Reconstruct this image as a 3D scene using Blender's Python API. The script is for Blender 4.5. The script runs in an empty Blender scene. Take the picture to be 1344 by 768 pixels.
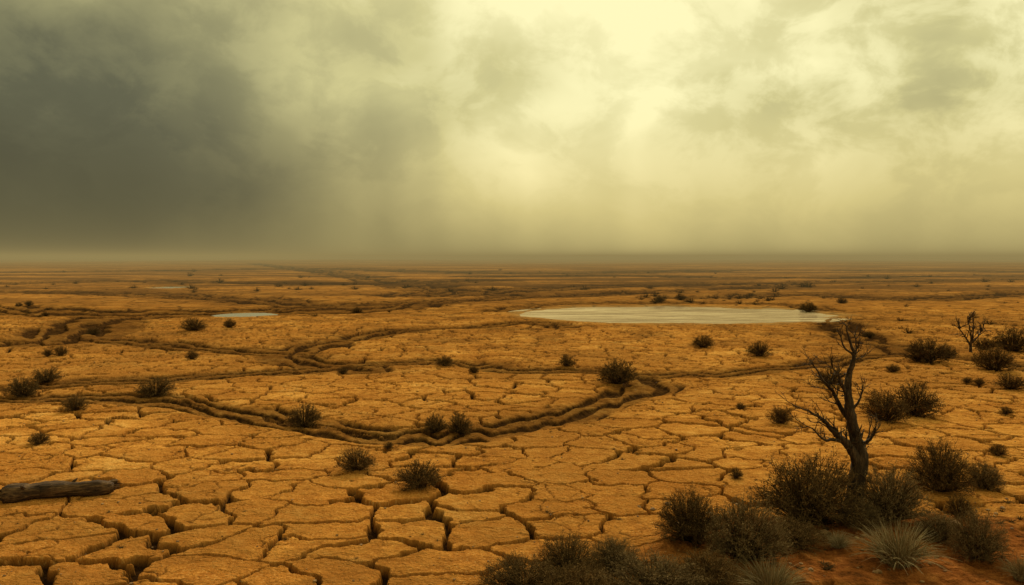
import bpy, math, numpy as np, time
from mathutils import Vector
T0 = time.time()
rng = np.random.default_rng(11)
S = bpy.context.scene
S.view_settings.view_transform = 'Standard'
S.view_settings.look = 'None'
S.view_settings.exposure = 0
CAM_H = 4.0
F = 28/36*1344
PITCH = math.atan(46/F)

def G(px, py):
    """photo survey point -> position on the plain (metres)"""
    a = (px-672)/F; b = (384-py)/F
    dy = math.cos(PITCH)+b*math.sin(PITCH)
    dz = -math.sin(PITCH)+b*math.cos(PITCH)
    t = -CAM_H/dz
    return a*t, dy*t

# ------------------------------------------------------------ noise
T1 = rng.random((256, 256)); T2 = rng.random((256, 256, 2)); T3 = rng.random((256, 256))
def vnoise(x, y, o=0):
    x = x+o*17.31; y = y+o*9.77
    ix = np.floor(x).astype(int); iy = np.floor(y).astype(int)
    fx = x-ix; fy = y-iy
    fx = fx*fx*(3-2*fx); fy = fy*fy*(3-2*fy)
    a = T1[ix & 255, iy & 255]; b = T1[(ix+1) & 255, iy & 255]
    c = T1[ix & 255, (iy+1) & 255]; d = T1[(ix+1) & 255, (iy+1) & 255]
    return (a*(1-fx)+b*fx)*(1-fy)+(c*(1-fx)+d*fx)*fy
def fbm(x, y, n=4, o=0):
    s = 0; a = .5; t = 0
    for i in range(n):
        s = s+a*vnoise(x*2**i, y*2**i, o+i*3); t += a; a *= .55
    return s/t
def sst(a, b, x):
    t = np.clip((x-a)/(b-a), 0, 1); return t*t*(3-2*t)
def voronoi(x, y):
    ix = np.floor(x).astype(int); iy = np.floor(y).astype(int)
    best = np.full(x.shape, 1e9); mx = np.zeros_like(x); my = np.zeros_like(x); cid = np.zeros_like(x)
    for i in (-1, 0, 1):
        for j in (-1, 0, 1):
            h = T2[(ix+i) & 255, (iy+j) & 255]
            rx = ix+i+.08+.84*h[..., 0]-x; ry = iy+j+.08+.84*h[..., 1]-y
            d = rx*rx+ry*ry; m = d < best
            best[m] = d[m]; mx[m] = rx[m]; my[m] = ry[m]
            cid[m] = T3[(ix+i) & 255, (iy+j) & 255][m]
    e = np.full(x.shape, 1e9)
    for i in (-2, -1, 0, 1, 2):
        for j in (-2, -1, 0, 1, 2):
            h = T2[(ix+i) & 255, (iy+j) & 255]
            rx = ix+i+.08+.84*h[..., 0]-x; ry = iy+j+.08+.84*h[..., 1]-y
            ax = rx-mx; ay = ry-my; l = np.sqrt(ax*ax+ay*ay)
            ok = l > 1e-5
            dd = np.where(ok, (.5*(mx+rx)*ax+.5*(my+ry)*ay)/np.maximum(l, 1e-6), 1e9)
            e = np.minimum(e, dd)
    return e, cid, mx, my

def catmull(P, n=6):
    P = np.array(P, float); Q = np.vstack([2*P[0]-P[1], P, 2*P[-1]-P[-2]]); out = []
    for i in range(1, len(Q)-2):
        for t in np.linspace(0, 1, n, endpoint=False):
            a, b, c, d = Q[i-1], Q[i], Q[i+1], Q[i+2]
            out.append(.5*((2*b)+(-a+c)*t+(2*a-5*b+4*c-d)*t*t+(-a+3*b-3*c+d)*t**3))
    out.append(Q[-2]); return np.array(out)

# ------------------------------------------------------------ dry stream channels and one shadowed flat painted dark (path, half width m, depth, darkness)
CH = [
 ([(-60,525),(0,522),(90,520),(180,522),(260,531),(330,543),(400,556),(470,566),(540,570),(600,568),(680,557),(750,540),(810,522),(848,506),(842,493),(790,487),(720,486),(665,484),(625,475),(560,474),(480,478),(380,486),(280,492),(200,497),(100,501),(0,507),(-60,510)], .85,.15,1.0),
 ([(240,524),(300,538),(380,549),(440,560),(520,568)], .5,.12,1.0),
 ([(842,490),(900,489),(960,487),(1050,481),(1120,470),(1190,464),(1260,470),(1344,480)], .85,.14,1.0),
 ([(1190,464),(1165,453),(1130,441),(1105,430),(1090,418)], 1.5,.16,.95),
 ([(470,484),(405,477),(380,466),(410,455),(470,441),(540,432),(620,428),(700,423),(740,428)], 1.2,.18,1.0),
 ([(-60,449),(0,447),(100,445),(180,449),(280,457),(385,463)], 1.2,.18,1.0),
 ([(60,447),(95,436),(130,421),(200,412),(330,407),(450,400),(600,394),(760,387),(880,381),(1000,376),(1060,368)], 3.0,.25,.95),
 ([(-60,404),(60,408),(200,410),(400,407),(520,400)], 4.6,.2,.9),  # shadowed flat: its shade is painted in through the channel darkness
 ([(655,407),(690,402),(740,398),(900,397),(1020,399),(1080,406)], 1.8,.2,.8),
 ([(330,346),(400,354),(480,364),(560,376),(640,386)], 6,.3,.9),
 ([(560,386),(760,376),(950,372),(1344,366)], 7,.3,.95),
 ([(900,390),(1050,386),(1200,392),(1344,384)], 3.6,.3,.9),
 ([(1090,418),(1200,420),(1344,428)], 1.0,.2,.6),
 ([(-40,372),(200,368),(420,372),(640,368)], 7,.3,.9),
 ([(1344,356),(1000,354),(700,358),(420,352)], 14,.3,1.0),
 ([(-40,358),(200,355),(420,352)], 14,.3,.9),
 ([(640,363),(820,361),(1000,364),(1344,361)], 9,.3,.9),
 ([(0,382),(180,386),(320,392),(430,400)], 4,.3,.9),
]
SEG = []
for pts, w, dep, dk in CH:
    C = catmull([G(*p) for p in pts])
    for a, b in zip(C[:-1], C[1:]):
        SEG.append((a, b, w, dep, dk))
def channels(x, y):
    n1 = fbm(x*.5, y*.5, 3, 5)-.5; n2 = fbm(x*.5, y*.5, 3, 25)-.5
    sc = np.clip(y/30, .35, 3.5)
    xx = x+n1*1.5*sc; yy = y+n2*1.2*sc
    q = np.full(x.shape, 9.0); sg = np.zeros_like(x); dep = np.zeros_like(x); dk = np.zeros_like(x)
    for a, b, w, dp, k in SEG:
        R = w*3
        lo = min(a[1], b[1])-R; hi = max(a[1], b[1])+R
        idx = np.nonzero((yy > lo) & (yy < hi) & (xx > min(a[0], b[0])-R) & (xx < max(a[0], b[0])+R))[0]
        if len(idx) == 0: continue
        px = xx[idx]-a[0]; py = yy[idx]-a[1]; vx, vy = b-a; L = vx*vx+vy*vy+1e-9
        t = np.clip((px*vx+py*vy)/L, 0, 1)
        d = np.sqrt((px-t*vx)**2+(py-t*vy)**2)/w
        m = d < q[idx]; ii = idx[m]
        q[ii] = d[m]; dep[ii] = dp; dk[ii] = k; sg[ii] = np.sign((px*vy-py*vx)[m])
    return q, dep, dk, sg*q

PONDS = []
for (x0, x1, yt, yb) in [(688,1082,401,423.5),(284,357,409.5,415.5),(200,246,375.5,378.3)]:
    cy = (G(672,yt)[1]+G(672,yb)[1])/2; b = (G(672,yt)[1]-G(672,yb)[1])/2
    f = cy/F
    PONDS.append((((x0+x1)/2-672)*f, cy, (x1-x0)/2*f, b))
def pondmask(x, y):
    r = np.full(x.shape, 9.0)
    for cx, cy, a, b in PONDS:
        e = np.sqrt(((x-cx)/a)**2+((y-cy)/b)**2)
        e = e+(fbm(x*.35, y*.35, 4, 50)-.5)*.34*np.clip(10/a, .6, 1.0)
        r = np.minimum(r, e)
    return r

def terrain(x, y):
    """returns z, crack, channel, soil, wet, plate"""
    z = (fbm(x*.09, y*.09, 3, 2)-.5)*.28*sst(4, 30, y)+(fbm(x*.5, y*.5, 3, 9)-.5)*.07
    z += (fbm(x*.004, y*.004, 3, 77)-.5)*5.0*sst(120, 900, y)
    z += np.maximum(fbm(x*.0011, y*.0007, 4, 88)-.42, 0)*60*sst(1200, 3600, y)
    r = pondmask(x, y)
    near = 1-sst(1.0, 1.5, r)
    z = z*(1-near)-.0*near-.16*(1-sst(.90, 1.10, r))
    wet = 1-sst(.98, 1.24, r)
    sx, sy = 5.2, 10.6
    sd = np.sqrt(((x-sx)/3.4)**2+((y-sy)/1.75)**2)+(fbm(x*.9, y*.9, 3, 31)-.5)*.7
    soil = 1-sst(.75, 1.15, sd)
    z += soil*.10+soil*(fbm(x*3, y*3, 4, 40)-.5)*.16
    q, dep, dk, sq = channels(x, y)
    c = 1-sst(.7, 1.15, q)
    k = 1/np.clip(y/26, .6, 6)
    mean = (fbm(x*.55*k, y*.55*k, 3, 60)-.5)*2.6+(fbm(x*2.5*k, y*2.5*k, 2, 63)-.5)*.5
    strand = np.abs(((sq*1.15+mean+40) % 1.0)-.5)*2          # 0 at the centre of each rill
    rill = (1-sst(.22, .62, strand))*c
    z += -dep*(.45*c+.75*rill)+c*.03*fbm(x*5, y*5, 2, 66)
    cm = np.clip(rill*dk+.42*c*dk+.22*np.exp(-(q/1.9)**2)*dk, 0, 1)
    crack = np.zeros_like(x); plate = np.full(x.shape, .5)
    nr = np.nonzero((y < 70) & (y > 3))[0]
    if len(nr):
        X = x[nr]; Y = y[nr]
        wx = X+(fbm(X*1.2, Y*1.2, 3, 14)-.5)*.8+(fbm(X*5, Y*5, 3, 15)-.5)*.17
        wy = Y+(fbm(X*1.2, Y*1.2, 3, 16)-.5)*.8+(fbm(X*5, Y*5, 3, 17)-.5)*.17
        e, cid, mx, my = voronoi(wx/1.20, wy/.95+.3)
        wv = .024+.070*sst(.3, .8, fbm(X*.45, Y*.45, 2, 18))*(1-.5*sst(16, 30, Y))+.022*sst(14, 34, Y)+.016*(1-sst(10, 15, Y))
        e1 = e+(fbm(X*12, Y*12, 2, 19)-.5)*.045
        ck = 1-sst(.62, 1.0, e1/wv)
        e2, cid2, _, _ = voronoi(wx/.55+40, wy/.5+11)
        keep = sst(.50, .60, fbm(X*.8, Y*.8, 2, 21))
        ck2 = (1-sst(.3, 1.0, e2*.55/.02))*keep
        fade = (1-sst(42, 68, Y))*(1-soil[nr])*(1-.9*sst(.05, .5, c[nr]))*(1-wet[nr])
        curl = np.exp(-(e/.07)**2)*.005
        dz = -(.15*ck+.025*ck2)+curl*(1-ck)+(cid-.5)*.022+(mx*(cid-.5)+my*(cid*7 % 1-.5))*.03
        dz += (fbm(X*6, Y*6, 3, 23)-.5)*.022+(fbm(X*22, Y*22, 2, 24)-.5)*.012
        z[nr] += dz*fade
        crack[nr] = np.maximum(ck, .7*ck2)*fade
        plate[nr] = .5+(cid-.5)*fade
    return z, crack, cm, soil, wet, plate

def gz(x, y):
    return float(terrain(np.array([float(x)]), np.array([float(y)]))[0][0])
def gtop(x, y, r=.25):
    a = np.linspace(0, 2*math.pi, 13)[:-1]
    X = np.concatenate([[x], x+r*np.cos(a), x+.5*r*np.cos(a)]); Y = np.concatenate([[y], y+r*np.sin(a), y+.5*r*np.sin(a)])
    return float(np.percentile(terrain(X, Y)[0], 75))

# ------------------------------------------------------------ ground sheet
v = np.concatenate([np.linspace(540, 90, 760), np.linspace(89.4, 12, 150), np.geomspace(11.6, .7, 60)])
ys = CAM_H*F/v
ys = np.concatenate([[-900, -200, -60, -20, -4, 2, 5.5], ys])
ws = np.where(ys > 7, ys*.78+2, 8+np.abs(ys-7)*1.2)
NC = 1280
s = np.linspace(-1, 1, NC)
XX = (ws[:, None]*s[None, :]); YY = np.repeat(ys[:, None], NC, 1)
x = XX.ravel(); y = YY.ravel()
z, crack, cm, soil, wet, plate = terrain(x, y)
NR = len(ys)
me = bpy.data.meshes.new("ground")
idx = np.arange(NR*NC).reshape(NR, NC)
q = np.stack([idx[:-1, :-1], idx[:-1, 1:], idx[1:, 1:], idx[1:, :-1]], -1).reshape(-1, 4)
me.vertices.add(NR*NC); me.vertices.foreach_set("co", np.stack([x, y, z], 1).astype(np.float32).ravel())
me.loops.add(q.size); me.loops.foreach_set("vertex_index", q.ravel().astype(np.int32))
me.polygons.add(len(q)); me.polygons.foreach_set("loop_start", np.arange(0, q.size, 4, dtype=np.int32))
me.polygons.foreach_set("loop_total", np.full(len(q), 4, np.int32))
me.polygons.foreach_set("use_smooth", np.ones(len(q), bool))
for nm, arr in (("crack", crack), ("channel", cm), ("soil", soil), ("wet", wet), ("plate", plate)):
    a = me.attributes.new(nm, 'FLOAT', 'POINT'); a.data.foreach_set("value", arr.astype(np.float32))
me.update(calc_edges=True)
ground = bpy.data.objects.new("ground", me); S.collection.objects.link(ground)
print("ground", time.time()-T0)

# ------------------------------------------------------------ node helpers
class NT:
    def __init__(s, nt): s.n = nt.nodes; s.l = nt.links; s.n.clear()
    def put(s, sock, v):
        if isinstance(v, bpy.types.NodeSocket): s.l.new(v, sock)
        else: sock.default_value = v
    def math(s, op, a, b=0.0, c=0.0, clamp=False):
        m = s.n.new('ShaderNodeMath'); m.operation = op; m.use_clamp = clamp
        for i, t in enumerate((a, b, c)): s.put(m.inputs[i], t)
        return m.outputs[0]
    def mr(s, v, a, b, c=0.0, d=1.0, it='SMOOTHSTEP'):
        m = s.n.new('ShaderNodeMapRange'); m.interpolation_type = it
        for i, t in enumerate((v, a, b, c, d)): s.put(m.inputs[i], t)
        return m.outputs[0]
    def noise(s, vec, scale, detail=4, rough=.55, dist=0):
        m = s.n.new('ShaderNodeTexNoise'); s.l.new(vec, m.inputs['Vector'])
        m.inputs['Scale'].default_value = scale; m.inputs['Detail'].default_value = detail
        m.inputs['Roughness'].default_value = rough; m.inputs['Distortion'].default_value = dist
        return m.outputs['Fac']
    def mapping(s, vec, sc, rot=(0,0,0), loc=(0,0,0)):
        m = s.n.new('ShaderNodeMapping'); s.l.new(vec, m.inputs[0])
        m.inputs['Scale'].default_value = sc; m.inputs['Rotation'].default_value = rot; m.inputs['Location'].default_value = loc
        return m.outputs[0]
    def mix(s, f, a, b, bt='MIX'):
        m = s.n.new('ShaderNodeMix'); m.data_type = 'RGBA'; m.blend_type = bt
        s.put(m.inputs[0], f)
        for i, t in ((6, a), (7, b)):
            if isinstance(t, tuple): t = (*t, 1) if len(t) == 3 else t
            s.put(m.inputs[i], t)
        return m.outputs[2]
    def attr(s, nm):
        m = s.n.new('ShaderNodeAttribute'); m.attribute_name = nm; return m.outputs['Fac']
    def ramp(s, f, stops):
        m = s.n.new('ShaderNodeValToRGB'); s.l.new(f, m.inputs[0]); cr = m.color_ramp
        while len(cr.elements) < len(stops): cr.elements.new(.5)
        for e, (p, c) in zip(cr.elements, stops): e.position = p; e.color = (*c, 1)
        return m.outputs[0]
    def bump(s, h, strength, dist, nrm=None):
        m = s.n.new('ShaderNodeBump'); s.l.new(h, m.inputs['Height'])
        m.inputs['Strength'].default_value = strength; m.inputs['Distance'].default_value = dist
        if nrm: s.l.new(nrm, m.inputs['Normal'])
        return m.outputs[0]
    def principled(s, col, rough=.9, nrm=None, spec=.2):
        p = s.n.new('ShaderNodeBsdfPrincipled'); s.put(p.inputs['Base Color'], (*col, 1) if isinstance(col, tuple) else col)
        s.put(p.inputs['Roughness'], rough); p.inputs['Specular IOR Level'].default_value = spec
        if nrm: s.l.new(nrm, p.inputs['Normal'])
        return p
    def diffuse(s, col, nrm=None):
        p = s.n.new('ShaderNodeBsdfDiffuse'); s.put(p.inputs['Color'], col); p.inputs['Roughness'].default_value = .4
        if nrm: s.l.new(nrm, p.inputs['Normal'])
        return p
    def out(s, sh, kind='ShaderNodeOutputMaterial', slot=0):
        o = s.n.new(kind); s.l.new(sh, o.inputs[slot])
def newmat(n):
    m = bpy.data.materials.new(n); m.use_nodes = True; return m, NT(m.node_tree)
def srgb(r, g, b):
    return tuple(((c/255)/12.92 if c/255 <= .04045 else ((c/255+.055)/1.055)**2.4) for c in (r, g, b))

# ------------------------------------------------------------ ground material
m, N = newmat("cracked_earth")
geo = N.n.new('ShaderNodeNewGeometry').outputs['Position']
sep = N.n.new('ShaderNodeSeparateXYZ'); N.l.new(geo, sep.inputs[0]); PY = sep.outputs[1]
flat = N.mapping(geo, (1, 1, .3))
n_big = N.noise(flat, .09, 2, .6); n_mid = N.noise(flat, .55, 3, .65); n_f = N.noise(flat, 4, 5, .68); n_ff = N.noise(flat, 26, 2, .7)
base = N.ramp(N.math('ADD', N.math('MULTIPLY', n_mid, .5), N.math('MULTIPLY', n_f, .5)),
   [(.34, (.20,.072,.014)), (.44, (.44,.180,.034)), (.54, (.63,.290,.060)), (.68, (.82,.46,.13))])
base = N.mix(N.mr(N.attr("plate"), 0, 1, 0, .5), base, (.37,.140,.025))
base = N.mix(N.mr(n_big, .42, .62, 0, .5), base, (.31,.127,.027))
base = N.mix(N.mr(n_ff, .5, .68, 0, .40), base, (.18,.070,.015))
base = N.mix(N.mr(n_ff, .46, .30, 0, .3), base, (.88,.56,.20))
# darker patches on the nearest strip of mud
base = N.mix(N.math('MULTIPLY', N.mr(PY, 9, 18, .65, 0), N.mr(n_mid, .38, .56)), base, (.20,.075,.015))
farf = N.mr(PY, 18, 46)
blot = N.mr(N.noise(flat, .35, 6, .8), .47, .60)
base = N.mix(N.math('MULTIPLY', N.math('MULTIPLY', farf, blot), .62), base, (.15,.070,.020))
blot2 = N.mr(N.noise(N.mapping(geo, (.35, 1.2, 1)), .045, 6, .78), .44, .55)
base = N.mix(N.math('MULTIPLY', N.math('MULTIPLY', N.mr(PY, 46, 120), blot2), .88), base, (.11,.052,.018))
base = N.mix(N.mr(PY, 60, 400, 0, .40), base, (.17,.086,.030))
warp = N.n.new('ShaderNodeVectorMath'); warp.operation = 'ADD'
nz = N.n.new('ShaderNodeTexNoise'); nz.inputs['Scale'].default_value = .9; N.l.new(geo, nz.inputs['Vector'])
N.l.new(geo, warp.inputs[0]); N.l.new(nz.outputs['Color'], warp.inputs[1])
vo = N.n.new('ShaderNodeTexVoronoi'); vo.feature = 'DISTANCE_TO_EDGE'; vo.voronoi_dimensions = '2D'; vo.inputs['Scale'].default_value = .42
N.l.new(warp.outputs[0], vo.inputs['Vector'])
fc = N.mr(vo.outputs['Distance'], .02, .10, 1, 0)
fc = N.math('MULTIPLY', fc, N.math('MULTIPLY', N.mr(PY, 40, 60), N.mr(PY, 90, 180, 1, 0)))
fc = N.math('MULTIPLY', fc, N.mr(n_mid, .4, .6, .25, .8))
base = N.mix(fc, base, (.07,.032,.012))
base = N.mix(N.math('MULTIPLY', N.attr("wet"), .45), base, (.36,.25,.10))
soilc = N.ramp(n_f, [(.3, (.05,.02,.008)), (.5, (.19,.06,.015)), (.7, (.34,.13,.035))])
base = N.mix(N.math('MULTIPLY', N.attr("soil"), .92), base, soilc)
chf = N.math('MULTIPLY', N.attr("channel"), N.mr(n_f, .3, .6, 1.15, .9), clamp=True)
base = N.mix(chf, base, (.038,.018,.007))
base = N.mix(N.math('MULTIPLY', N.attr("crack"), .97), base, (.016,.008,.004))  # moist soil in the cracks, plus recess shade painted into the base colour
h = N.math('ADD', N.math('MULTIPLY', n_f, 1.0), N.math('MULTIPLY', n_ff, .30))
b1 = N.bump(h, 1.0, .10)
b2 = N.bump(N.noise(flat, .9, 4, .74), .8, .22, b1)
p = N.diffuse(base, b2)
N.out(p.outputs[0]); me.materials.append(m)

# ------------------------------------------------------------ water
def pond_obj(i):
    cx, cy, a, b = PONDS[i]
    n = 96; vs = [(cx, cy, -.085)]; fs = []
    for k in range(n):
        t = 2*math.pi*k/n; vs.append((cx+1.14*a*math.cos(t), cy+1.14*b*math.sin(t), -.085))
    for k in range(n): fs.append((0, 1+k, 1+(k+1) % n))
    mm = bpy.data.meshes.new("pond"); mm.from_pydata(vs, [], fs)
    o = bpy.data.objects.new("pond", mm); S.collection.objects.link(o); return o
wm, N = newmat("pale_silty_water")
geo = N.n.new('ShaderNodeNewGeometry').outputs['Position']
st = N.mapping(geo, (.14, 1.0, 1))
ns = N.noise(st, .7, 8, .85, .6); ns2 = N.noise(geo, 1.6, 5, .7)
silt = N.ramp(ns, [(.40, (.10,.060,.024)), (.47, (.23,.16,.075)), (.54, (.36,.28,.15)), (.64, (.54,.46,.28))])
rip = N.bump(ns2, .3, .03)
pw = N.principled(silt, .9, rip, .02)
mix = N.n.new('ShaderNodeMixShader'); gl = N.n.new('ShaderNodeBsdfGlossy'); gl.inputs['Roughness'].default_value = .06
N.l.new(N.bump(ns2, .05, .01), gl.inputs['Normal']); gl.inputs['Color'].default_value = (.85,.78,.64,1)
N.l.new(N.mr(ns, .45, .6, .25, .08), mix.inputs[0]); N.l.new(pw.outputs[0], mix.inputs[1]); N.l.new(gl.outputs[0], mix.inputs[2])
N.out(mix.outputs[0])
wm2, N = newmat("still_water")
geo = N.n.new('ShaderNodeNewGeometry').outputs['Position']
pw = N.principled((.34,.34,.27), .12, N.bump(N.noise(geo, 2, 3), .1, .02), .6)
N.out(pw.outputs[0])
for i in range(3):
    o = pond_obj(i); o.data.materials.append(wm if i == 0 else wm2)

# ------------------------------------------------------------ tube builder
class Geo:
    def __init__(s): s.v = []; s.f = []; s.t = []
    def tube(s, P, R, k=5, jit=0.0, tag=0.0, cap=True):
        P = np.asarray(P, float); n0 = len(s.v); n = len(P); pu = None
        for i in range(n):
            d = P[min(i+1, n-1)]-P[max(i-1, 0)]; d = d/(np.linalg.norm(d)+1e-9)
            if i == 0:
                ref = np.array([0, 0, 1.]) if abs(d[2]) < .8 else np.array([1., .2, 0])
                u = np.cross(d, ref)
            else: u = pu-d*np.dot(pu, d)
            u = u/(np.linalg.norm(u)+1e-9); w = np.cross(d, u); pu = u
            for j in range(k):
                a = 2*math.pi*j/k
                r = R[i]*(1+(jit*(rng.random()-.5)+jit*.45*math.sin(a*3+i*.25) if jit else 0))
                s.v.append(tuple(P[i]+r*(math.cos(a)*u+math.sin(a)*w))); s.t.append(tag)
        for i in range(n-1):
            for j in range(k):
                a = n0+i*k+j; b = n0+i*k+(j+1) % k
                s.f.append((a, b, b+k, a+k))
        if cap:
            s.f.append(tuple(n0+j for j in range(k))[::-1]); s.f.append(tuple(n0+(n-1)*k+j for j in range(k)))
    def quad(s, c, u, w, tag):
        n = len(s.v)
        for p in (c-u, c+w*.5, c+u, c-w*.5): s.v.append(tuple(p)); s.t.append(tag)
        s.f.append((n, n+1, n+2, n+3))
    def mesh(s, name, mat, smooth=False):
        me = bpy.data.meshes.new(name); me.from_pydata(s.v, [], s.f)
        a = me.attributes.new("tip", 'FLOAT', 'POINT'); a.data.foreach_set("value", np.array(s.t, np.float32))
        if smooth: me.polygons.foreach_set("use_smooth", np.ones(len(me.polygons), bool))
        me.materials.append(mat); me.update(); return me

# ------------------------------------------------------------ plant materials
def plantmat(name, dark, mid, tip):
    m, N = newmat(name)
    geo = N.n.new('ShaderNodeTexCoord').outputs['Object']
    oi = N.n.new('ShaderNodeObjectInfo').outputs['Random']
    c = N.mix(N.mr(N.noise(geo, 5, 2), .4, .65), dark, mid)
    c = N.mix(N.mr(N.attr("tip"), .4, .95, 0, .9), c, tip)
    c = N.mix(N.math('MULTIPLY', oi, .35), c, dark)
    p = N.diffuse(c); N.out(p.outputs[0]); return m
shrub_mat = plantmat("dry_shrub", (.048,.029,.012), (.10,.060,.025), (.23,.14,.058))
sage_mat = plantmat("grey_shrub", (.06,.038,.018), (.13,.085,.040), (.31,.21,.10))
grass_mat = plantmat("dry_grass", (.15,.11,.055), (.27,.20,.105), (.48,.38,.22))

def make_shrub(name, nstem, nleaf, mat, seed, flatt=.8, thick=.006, k=3, sub=5, leaf=1.0, even=False):
    global rng
    rng = np.random.default_rng(seed)
    g = Geo(); tips = []
    lobes = [(rng.uniform(0, 2*math.pi), rng.uniform(.84, 1.03)) for _ in range(7)]
    for i in range(nstem):
        az = rng.uniform(0, 2*math.pi); el = math.acos(rng.uniform(-.02 if even else .02, 1))
        kk = min(lobes, key=lambda l: abs((az-l[0]+math.pi) % (2*math.pi)-math.pi))[1]
        L = .5*kk*rng.uniform(.84, 1.02)
        end = np.array([math.sin(el)*math.cos(az), math.sin(el)*math.sin(az), math.cos(el)*flatt*1.35+.14])*L
        st = np.array([math.cos(az), math.sin(az), 0])*rng.uniform(0, .07); st[2] = -.02
        bend = np.array([0, 0, rng.uniform(-.02, .10)])+rng.normal(0, .025, 3)
        P = [st+(end-st)*t+bend*math.sin(t*math.pi)+rng.normal(0, .008, 3)*t for t in np.linspace(0, 1, 5)]
        g.tube(P, [thick*1.6, thick*1.3, thick, thick*.7, thick*.35], k, tag=.3, cap=False)
        for _ in range(sub):
            t = rng.uniform(.35, .98); b = st+(end-st)*t+bend*math.sin(t*math.pi)
            d = (end-st)/np.linalg.norm(end-st)+rng.normal(0, .6, 3); d[2] = d[2]+.05; d /= np.linalg.norm(d)
            l = rng.uniform(.05, .11); e2 = b+d*l; e2[2] = max(e2[2], .01)
            g.tube([b, (b+e2)/2+rng.normal(0, .008, 3), e2], [thick*.6, thick*.45, thick*.2], k, tag=.7, cap=False)
            tips.append((b, e2))
    for _ in range(nleaf):
        b, e = tips[rng.integers(len(tips))]
        c = b+(e-b)*rng.uniform(.2, 1.05)+rng.normal(0, .014, 3); c[2] = max(c[2], .01)
        sz = rng.uniform(.005, .012)*leaf
        u = rng.normal(0, 1, 3); u[2] += .6; u /= np.linalg.norm(u); w = np.cross(u, rng.normal(0, 1, 3)); w /= np.linalg.norm(w)+1e-9
        r = np.linalg.norm(c)
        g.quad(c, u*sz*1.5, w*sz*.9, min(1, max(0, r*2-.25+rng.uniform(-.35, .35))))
    return g.mesh(name, mat)
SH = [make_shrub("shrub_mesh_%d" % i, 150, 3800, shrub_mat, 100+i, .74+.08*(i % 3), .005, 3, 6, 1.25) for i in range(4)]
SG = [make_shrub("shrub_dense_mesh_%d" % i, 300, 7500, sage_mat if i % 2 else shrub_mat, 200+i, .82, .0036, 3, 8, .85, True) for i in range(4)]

def make_grass(name, n, seed, spread=.16):
    global rng
    rng = np.random.default_rng(seed); g = Geo()
    for i in range(n):
        az = rng.uniform(0, 2*math.pi); ln = rng.uniform(.05, 1.15); L = rng.uniform(.35, .62)
        r0 = rng.uniform(0, spread); st = np.array([math.cos(az)*r0, math.sin(az)*r0, -.02])
        az += rng.normal(0, .5)
        P = []
        for t in np.linspace(0, 1, 5):
            a = ln*(.5+.65*t)
            P.append(st+np.array([math.cos(az)*math.sin(a), math.sin(az)*math.sin(a), max(math.cos(a), .05)])*L*t)
        g.tube(P, [.004, .0035, .003, .002, .0008], 3, tag=rng.uniform(.2, 1), cap=False)
    return g.mesh(name, grass_mat)
GR = [make_grass("grass_mesh_%d" % i, 520, 300+i) for i in range(2)]
rng = np.random.default_rng(5)
print("shrubs", time.time()-T0)

BBC = {}
def place(name, mesh, px, py, wpx, hpx=None):
    X, Y = G(px, py); f = Y/F
    W = wpx*f
    if mesh.name not in BBC:
        bb = np.zeros(len(mesh.vertices)*3); mesh.vertices.foreach_get("co", bb); bb = bb.reshape(-1, 3)
        BBC[mesh.name] = (np.percentile(bb[:, 0], 98)-np.percentile(bb[:, 0], 2), np.percentile(bb[:, 2], 98))
    mw, mh = BBC[mesh.name]
    sc = W/mw; sz = sc if hpx is None else hpx*f/mh
    o = bpy.data.objects.new(name, mesh); S.collection.objects.link(o)
    o.location = (X, Y, gtop(X, Y)); o.rotation_euler = (0, 0, rng.uniform(0, 6.28)); o.scale = (sc, sc, sz)
    return o
small = [(30,516,36,22),(60,499,30,17),(98,538,28,18),(205,517,42,22),(52,582,22,14),(63,467,11,9),(80,467,15,12),(255,435,27,15),(302,431,14,10),
 (252,471,15,11),(469,409,13,8),(400,554,38,27),(570,563,25,22),(603,563,30,22),(583,479,20,12),(744,481,18,14),(809,501,42,28),
 (923,456,24,15),(997,467,27,18),(469,616,42,27),(550,641,52,30),(1025,555,27,20),(1090,502,36,20),(1061,408,21,12),
 (1162,552,52,35),(1200,545,56,37),(1218,476,46,28),(1207,476,24,22),(1305,486,42,28),(1327,511,30,18),(1330,460,46,28),(1292,458,24,14),(1285,505,12,8),
 (1310,596,20,13),(966,628,15,13),(510,587,12,8),(1260,687,28,28),(1270,503,12,7),(1320,544,14,9),(972,536,12,7),(1172,490,16,9),(122,433,14,9),(1243,470,22,16),(450,487,12,7),(622,488,12,8),
 (38,401,10,6),(60,415,9,6),(25,402,8,5),(1140,438,14,8),(1105,398,12,7),(865,396,14,8),(893,394,12,8)]
for i, (a, b, c, d) in enumerate(small):
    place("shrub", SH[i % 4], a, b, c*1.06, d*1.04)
big = [(1062,692,116,80),(1166,692,82,64),(1234,643,72,60),(1292,640,42,32),(905,716,78,56),(978,742,98,68),(745,756,80,52),(806,748,56,38),
 (688,782,100,44),(862,784,130,46),(930,776,86,46),(1282,742,60,58),(1040,722,74,28),(1232,716,56,30),(760,792,90,48),(1130,700,54,28)]
for i, (a, b, c, d) in enumerate(big):
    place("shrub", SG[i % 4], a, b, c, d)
for i, (a, b, c, d) in enumerate([(1178,750,92,52),(1010,780,90,40),(1100,725,36,18),(1340,770,40,30)]):
    o = place("grass_tuft", GR[i % 2], a, b, c, d)

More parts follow.
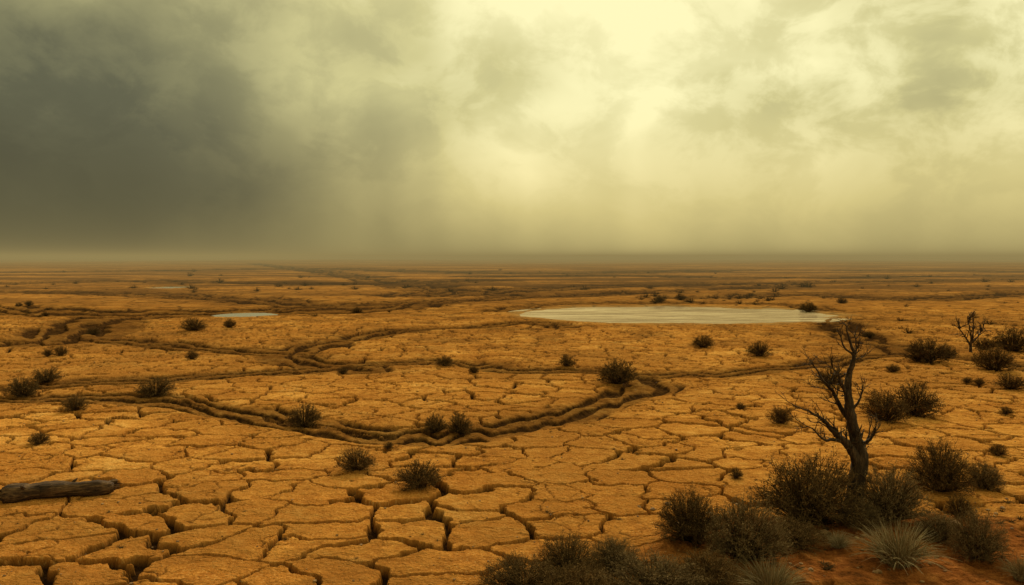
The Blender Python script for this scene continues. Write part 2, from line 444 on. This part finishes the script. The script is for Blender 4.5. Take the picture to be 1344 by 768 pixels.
# ------------------------------------------------------------ distant scrub + small litter tufts (one object each)
def merged(name, src, places, mat):
    V = np.array([v.co[:] for v in src.vertices]); Fq = [tuple(p.vertices) for p in src.polygons]
    t = np.zeros(len(V)); src.attributes["tip"].data.foreach_get("value", t)
    Z = terrain(np.array([p[0] for p in places]), np.array([p[1] for p in places]))[0]
    vs = []; fs = []; tt = []
    for (X, Y, w, hh), zz in zip(places, Z):
        a = rng.uniform(0, 6.28); c, s_ = math.cos(a), math.sin(a)
        W = np.stack([(V[:, 0]*c-V[:, 1]*s_)*w+X, (V[:, 0]*s_+V[:, 1]*c)*w+Y, V[:, 2]*hh+zz], 1)
        n = len(V)*len(vs); vs.append(W); tt.append(t); fs += [tuple(i+n for i in f) for f in Fq]
    me = bpy.data.meshes.new(name); me.from_pydata(np.vstack(vs).tolist(), [], fs)
    a = me.attributes.new("tip", 'FLOAT', 'POINT'); a.data.foreach_set("value", np.concatenate(tt).astype(np.float32))
    me.materials.append(mat)
    o = bpy.data.objects.new(name, me); S.collection.objects.link(o)
lite = make_shrub("lite_shrub", 26, 160, shrub_mat, 900, .7, .013, 3, 3)
rng = np.random.default_rng(77)
pl = []
for (x0, x1, y0, y1, n, s0, s1) in [(835,1020,383,399,44,.5,1.5),(0,160,400,418,10,.4,.9),(1048,1066,374,378,3,1.5,2.6),(1080,1344,375,440,26,.3,1.1),(330,640,384,420,8,.4,.8),
        (0,1344,354,384,60,.8,2.2),(340,500,372,376,8,.8,1.8)]:
    for _ in range(n):
        X, Y = G(rng.uniform(x0, x1), rng.uniform(y0, y1))
        if pondmask(np.array([X]), np.array([Y]))[0] < 1.15: continue
        w = rng.uniform(s0, s1); pl.append((X, Y, w, w*rng.uniform(.5, .9)))
merged("distant_scrub", lite, pl, shrub_mat)
tiny = make_shrub("tiny_tuft", 14, 40, shrub_mat, 901, .7, .02, 3, 1)
rng = np.random.default_rng(78)
pl = []
for _ in range(170):
    X, Y = G(rng.uniform(-40, 1380), 338+rng.uniform(75**.5, 400**.5)**2)
    if pondmask(np.array([X]), np.array([Y]))[0] < 1.15: continue
    w = rng.uniform(.05, .18); pl.append((X, Y, w, w*.5))
for _ in range(70):
    X, Y = rng.uniform(2.2, 8.5), rng.uniform(9.6, 13)
    w = rng.uniform(.08, .25); pl.append((X, Y, w, w*.7))
merged("dry_tufts", tiny, pl, sage_mat)

# ------------------------------------------------------------ wood
wood, N = newmat("dead_wood")
oc = N.n.new('ShaderNodeTexCoord').outputs['Object']
g1 = N.noise(N.mapping(oc, (1, 1, .18)), 28, 6, .7); g2 = N.noise(oc, 5, 4)
c = N.ramp(N.math('ADD', N.math('MULTIPLY', g1, .7), N.math('MULTIPLY', g2, .3)), [(.36, (.014,.009,.006)), (.52, (.055,.034,.018)), (.66, (.15,.095,.050))])
N.out(N.principled(c, .85, N.bump(g1, 1, .04), .2).outputs[0])
wood2, N = newmat("weathered_log")
oc = N.n.new('ShaderNodeTexCoord').outputs['Object']
g1 = N.noise(N.mapping(oc, (.10, 1, 1)), 30, 6, .7); g2 = N.noise(oc, 4, 4)
c = N.ramp(N.math('ADD', N.math('MULTIPLY', g1, .8), N.math('MULTIPLY', g2, .2)), [(.38, (.014,.009,.006)), (.5, (.07,.038,.018)), (.62, (.20,.115,.05))])
N.out(N.principled(c, .85, N.bump(g1, 1, .05), .2).outputs[0])

# dead tree ------------------------------------------------------------
def grow(g, p, d, L, r, depth):
    n = 5; P = [np.array(p)]; d = np.array(d)/np.linalg.norm(d)
    for i in range(n):
        d = d+rng.normal(0, .17, 3)+np.array([0, 0, .05]); d /= np.linalg.norm(d)
        P.append(P[-1]+d*L/n)
    g.tube(P, np.linspace(r, r*.3, n+1), 5, .1)
    if depth > 0:
        for _ in range(rng.integers(2, 5)):
            i = rng.integers(1, n); dd = d+rng.normal(0, .6, 3)
            grow(g, P[i], dd, L*rng.uniform(.4, .7), r*.6, depth-1)
def tree(name, base, sc, branches, seed, tw=1.0, roots=True):
    global rng
    rng = np.random.default_rng(seed); g = Geo()
    for pts, r0, r1, nt in branches:
        P = catmull([(a*sc, dy*sc, b*sc) for a, b, dy in pts], 5)
        n = len(P); P = P+rng.normal(0, .5*sc, P.shape)*np.linspace(.3, 1, n)[:, None]
        R = (r1+(r0-r1)*(1-np.linspace(0, 1, n))**1.25)*sc
        g.tube(P, R, 10 if r0 > 5 else 7, .22 if r0 > 4 else .12)
        for _ in range(nt):
            i = rng.integers(n//4, n-1); d = P[min(i+1, n-1)]-P[i]; d /= np.linalg.norm(d)+1e-9
            dd = d+rng.normal(0, .6, 3)+np.array([0, 0, .1])
            grow(g, P[i], dd, rng.uniform(14, 36)*sc*tw, max(min(R[i]*.35, 2*sc), .65*sc), 2 if roots else 1)
    if roots:
        for k in range(7):
            a = k*.9+rng.uniform(-.2, .2); c, s_ = math.cos(a), math.sin(a)
            L = rng.uniform(22, 34)
            g.tube(catmull([(c*3*sc, s_*3*sc, 26*sc), (c*10*sc, s_*10*sc, 9*sc), (c*L*sc*.7, s_*L*.7*sc, 0), (c*L*sc, s_*L*sc, -5*sc)], 4), np.linspace(8, 2.5, 13)*sc, 7, .2)
    me = g.mesh(name+"_mesh", wood, True)
    o = bpy.data.objects.new(name, me); S.collection.objects.link(o); o.location = base; return o
bx, by = G(1119, 686); sc = by/F
B = [
 ([(0,-6,0),(2,25,0),(4,55,1),(9,84,0),(4,108,2),(-4,135,0),(-9,158,-2),(-10,182,0),(-6,200,2),(-2,220,0),(-7,240,3),(-14,262,2)], 14, .8, 10),
 ([(5,66,0),(0,86,-4),(-14,106,-8),(-28,118,-10),(-42,134,-6),(-58,145,-4),(-84,156,0)], 8, .6, 13),
 ([(-14,106,-6),(-32,112,-14),(-48,113,-20),(-64,128,-22),(-80,131,-25)], 3, .5, 7),
 ([(-2,128,0),(-14,148,8),(-22,168,14),(-32,180,16),(-44,200,20),(-52,208,22)], 4, .5, 11),
 ([(-10,165,0),(-20,182,-8),(-26,196,-10),(-34,206,-10),(-36,216,-12)], 2.4, .4, 7),
 ([(-8,196,0),(-2,212,6),(4,228,8),(3,244,10),(6,258,12)], 2.4, .4, 6),
 ([(7,76,0),(14,92,6),(21,100,14),(28,112,18),(30,124,20)], 3.6, .5, 5),
 ([(6,100,0),(16,112,-12),(20,128,-18),(17,142,-22)], 2.8, .4, 4),
 ([(-6,145,0),(2,160,-6),(6,176,-8),(4,192,-10)], 2.2, .4, 4),
 ([(-4,222,0),(-14,232,4),(-18,246,6),(-17,256,8)], 1.6, .4, 3),
]
tree("dead_tree", (bx, by, gz(bx, by)-.02), sc, B, 42, .9)
bx2, by2 = G(1274, 463); s2 = by2/F
B2 = [([(0,-2,0),(0,10,0),(2,20,0),(4,32,2),(2,44,0)], 2.2, .4, 10), ([(0,8,0),(-6,20,3),(-12,30,5),(-15,40,6)], 1.4, .35, 12),
      ([(1,12,0),(8,22,-3),(12,32,-4),(14,40,-6)], 1.3, .35, 12), ([(0,14,0),(-3,28,-4),(-7,40,-6),(-6,48,-7)], 1.2, .3, 10)]
tree("dead_tree", (bx2, by2, gz(bx2, by2)), s2, B2, 9, .45, False)

# fallen log ------------------------------------------------------------
rng = np.random.default_rng(3)
xa, ya = G(4, 660); xb, yb = G(150, 647)
g = Geo(); L = math.hypot(xb-xa, yb-ya); n = 26
P = [(-.5*L+L*t, .03*math.sin(t*5), .02*math.sin(t*4)) for t in np.linspace(0, 1, n)]
R = [.155*(1-.28*t)+.012*math.sin(t*17)+rng.normal(0, .003) for t in np.linspace(0, 1, n)]; R[0] *= .8; R[-1] *= .75
g.tube(P, R, 18, .10)
g.tube(catmull([(.45*L,0,.02),(.49*L,.02,.06),(.53*L,.03,.08)], 4), np.linspace(.07, .025, 9), 8, .2)
g.tube(catmull([(.1*L,0,.06),(.13*L,.03,.13),(.16*L,.05,.17)], 4), np.linspace(.035, .012, 9), 7, .2)
g.tube(catmull([(-.28*L,0,.05),(-.31*L,-.08,.12),(-.32*L,-.13,.15)], 4), np.linspace(.04, .02, 9), 7, .2)
for k in range(9):
    a = rng.uniform(0, 6.28); g.tube([(-.48*L, .09*math.cos(a), .09*math.sin(a)), (-.5*L-rng.uniform(.04, .14), .09*math.cos(a), .09*math.sin(a))], [.03, .006], 5)
    g.tube([(.48*L, .06*math.cos(a), .06*math.sin(a)), (.5*L+rng.uniform(.04, .12), .05*math.cos(a), .05*math.sin(a))], [.022, .004], 5)
mm = g.mesh("fallen_log_mesh", wood2, True)
o = bpy.data.objects.new("fallen_log", mm); S.collection.objects.link(o)
tt = np.linspace(0, 1, 25); zl = np.percentile(terrain(xa+(xb-xa)*tt, ya+(yb-ya)*tt)[0], 80)
o.location = ((xa+xb)/2, (ya+yb)/2, float(zl)+.11); o.rotation_euler = (0, 0, math.atan2(yb-ya, xb-xa))

# stones ------------------------------------------------------------
stone, N = newmat("stone")
geo = N.n.new('ShaderNodeNewGeometry').outputs['Position']
N.out(N.principled(N.ramp(N.noise(geo, 9, 5), [(.35, (.10,.05,.02)), (.65, (.32,.19,.08))]), .9, N.bump(N.noise(geo, 30, 4), .5, .02)).outputs[0])
import bmesh
def stones(name, places):
    bm = bmesh.new()
    X = np.array([p[0] for p in places]); Y = np.array([p[1] for p in places]); Z = terrain(X, Y)[0]
    for (xx, yy, r), zz in zip(places, Z):
        ret = bmesh.ops.create_icosphere(bm, subdivisions=1 if r < .03 else 2, radius=r)
        sx, sy, szz = rng.uniform(.7, 1.3), rng.uniform(.7, 1.3), rng.uniform(.45, .8)
        for v_ in ret['verts']:
            k = 1+rng.uniform(-.17, .17)
            v_.co = Vector((v_.co.x*sx*k+xx, v_.co.y*sy*k+yy, v_.co.z*szz*k+zz+r*.25))
    me = bpy.data.meshes.new(name); bm.to_mesh(me); bm.free(); me.materials.append(stone)
    o = bpy.data.objects.new(name, me); S.collection.objects.link(o)
P = []
for _ in range(420):
    yy = 9+26*rng.random()**1.6; P.append((rng.uniform(-.7, .7)*yy, yy, rng.uniform(.008, .028)))
for _ in range(160):
    P.append((rng.uniform(2, 8.4), rng.uniform(9.6, 13), rng.uniform(.012, .045)))
stones("pebbles", P)
for (a, b, r) in [(1082,708,.09),(1098,716,.05),(1254,700,.07),(1030,735,.06)]:
    X, Y = G(a, b); stones("rock", [(X, Y, r)])
print("objects", time.time()-T0)

# ------------------------------------------------------------ haze layer (even dust, its scattered light put in as emission, 8.5 m deep, starts well out on the plain)
bpy.ops.mesh.primitive_cube_add(size=1, location=(0, 3060, -3)); hz = bpy.context.object; hz.name = "emissive_haze"
hz.scale = (14000, 6000, 23)
hm, N = newmat("emissive_haze")
ab = N.n.new('ShaderNodeVolumeAbsorption'); ab.inputs['Color'].default_value = (0,0,0,1); DN = 1/470; ab.inputs['Density'].default_value = DN
em = N.n.new('ShaderNodeEmission'); em.inputs['Color'].default_value = (*srgb(146,129,82), 1); em.inputs['Strength'].default_value = DN
ad = N.n.new('ShaderNodeAddShader'); N.l.new(ab.outputs[0], ad.inputs[0]); N.l.new(em.outputs[0], ad.inputs[1])
N.out(ad.outputs[0], slot=1)
hz.data.materials.append(hm)

# ------------------------------------------------------------ sky
SUN_AZ, SUN_EL = math.radians(8), math.radians(36)
W = bpy.data.worlds.new("World"); S.world = W; W.use_nodes = True; N = NT(W.node_tree)
W.cycles.sampling_method = 'MANUAL'; W.cycles.sample_map_resolution = 256
d = N.n.new('ShaderNodeTexCoord').outputs['Generated']
sp = N.n.new('ShaderNodeSeparateXYZ'); N.l.new(d, sp.inputs[0])
az = N.math('ARCTAN2', sp.outputs[0], sp.outputs[1]); el = N.math('ARCSINE', sp.outputs[2])
cb = N.n.new('ShaderNodeCombineXYZ'); N.l.new(az, cb.inputs[0]); N.l.new(el, cb.inputs[1]); uv = cb.outputs[0]
big_ = N.noise(N.mapping(uv, (1, 1.2, 1), loc=(3.1, 1.7, 0)), 3.2, 2, .5, .3)
med = N.noise(N.mapping(uv, (1, 1.5, 1), rot=(0,0,.5), loc=(.4, 5, 0)), 6, 4, .52, .4)
det = N.noise(N.mapping(uv, (1, 1.4, 1), rot=(0,0,.4), loc=(9, 2, 0)), 11, 5, .62, .3)
shaft = N.noise(N.mapping(uv, (1, .12, 1), rot=(0,0,-.45), loc=(2, 2, 0)), 8, 2, .5)
azw = N.math('ADD', az, N.math('MULTIPLY', N.math('SUBTRACT', big_, .5), .16))
azw = N.math('ADD', azw, N.math('MULTIPLY', el, .34))
Bv = N.mr(azw, -.56, .20, .19, .82)
Bv = N.math('SUBTRACT', Bv, N.mr(az, .12, .5, 0, .06))
def blob(cu, cv, ru, rv, amp):
    du = N.math('DIVIDE', N.math('SUBTRACT', az, (cu-672)/F), ru/F); dv = N.math('DIVIDE', N.math('SUBTRACT', el, (338-cv)/F), rv/F)
    r = N.math('SQRT', N.math('ADD', N.math('MULTIPLY', du, du), N.math('MULTIPLY', dv, dv)))
    return N.mr(r, 0, 1, amp, 0)
for bl in [(130,-10,150,110,.36),(390,130,120,110,.15),(330,250,330,120,-.08),(640,200,190,150,.15),(790,0,330,190,.17),(690,100,100,80,-.12),(1190,150,130,60,-.08),(1110,110,60,80,.10),(1300,60,120,90,.07)]:
    Bv = N.math('ADD', Bv, blob(*bl))
hi = N.mr(el, .10, .34)
Bv = N.math('ADD', Bv, N.math('MULTIPLY', hi, N.mr(az, -.5, -.1, .20, .08)))
amp = N.mr(el, .02, .2, .12, 1)
amp2 = N.math('MULTIPLY', amp, N.mr(az, -.4, 0, .6, 1))
Bv = N.math('ADD', Bv, N.math('MULTIPLY', N.math('SUBTRACT', med, .5), N.math('MULTIPLY', amp2, .44)))
edge = N.math('SUBTRACT', N.mr(det, .40, .60), .5)
Bv = N.math('ADD', Bv, N.math('MULTIPLY', edge, N.math('MULTIPLY', amp2, N.mr(az, .1, .4, .09, .14))))
Bv = N.math('ADD', Bv, N.math('MULTIPLY', N.math('SUBTRACT', shaft, .5), N.mr(az, -.45, -.05, .09, .28)))
hor = N.mr(el, 0, .12, 1, 0)
Bv = N.math('ADD', Bv, N.math('MULTIPLY', hor, N.mr(az, -.5, .15, .05, -.16)))
Bv = N.math('ADD', Bv, N.mr(el, .4, .9, 0, .25), clamp=True)
col = N.ramp(Bv, [(0, srgb(58,59,46)), (.25, srgb(93,93,70)), (.5, srgb(147,143,101)), (.75, srgb(203,196,137)), (1, srgb(246,239,182))])
col = N.mix(N.mr(el, 0, .22, .7, 0), col, N.mix(1.0, col, (1.10,.94,.76), 'MULTIPLY'))
bg1 = N.n.new('ShaderNodeBackground'); N.l.new(col, bg1.inputs[0]); bg1.inputs[1].default_value = 1.07
sky = N.n.new('ShaderNodeTexSky'); sky.sky_type = 'NISHITA'; sky.sun_disc = False
sky.sun_elevation = SUN_EL; sky.sun_rotation = SUN_AZ; sky.dust_density = 6
bg2 = N.n.new('ShaderNodeBackground'); N.l.new(sky.outputs[0], bg2.inputs[0]); bg2.inputs[1].default_value = .08
ms = N.n.new('ShaderNodeMixShader'); ms.inputs[0].default_value = .98
N.l.new(bg2.outputs[0], ms.inputs[1]); N.l.new(bg1.outputs[0], ms.inputs[2])
N.out(ms.outputs[0], 'ShaderNodeOutputWorld')

# ------------------------------------------------------------ sun
sl = bpy.data.lights.new("sun", 'SUN'); sl.energy = 3.9; sl.angle = math.radians(5); sl.color = (1, .84, .58)
so = bpy.data.objects.new("sun", sl); S.collection.objects.link(so)
dv = Vector((math.sin(SUN_AZ)*math.cos(SUN_EL), math.cos(SUN_AZ)*math.cos(SUN_EL), math.sin(SUN_EL)))
so.rotation_euler = dv.to_track_quat('Z', 'Y').to_euler()

# ------------------------------------------------------------ camera
cd = bpy.data.cameras.new("camera"); cd.lens = 28; cd.sensor_width = 36; cd.clip_end = 20000; cd.clip_start = .05
co = bpy.data.objects.new("camera", cd); S.collection.objects.link(co)
co.location = (0, 0, CAM_H); co.rotation_euler = (math.pi/2-PITCH, 0, 0); S.camera = co
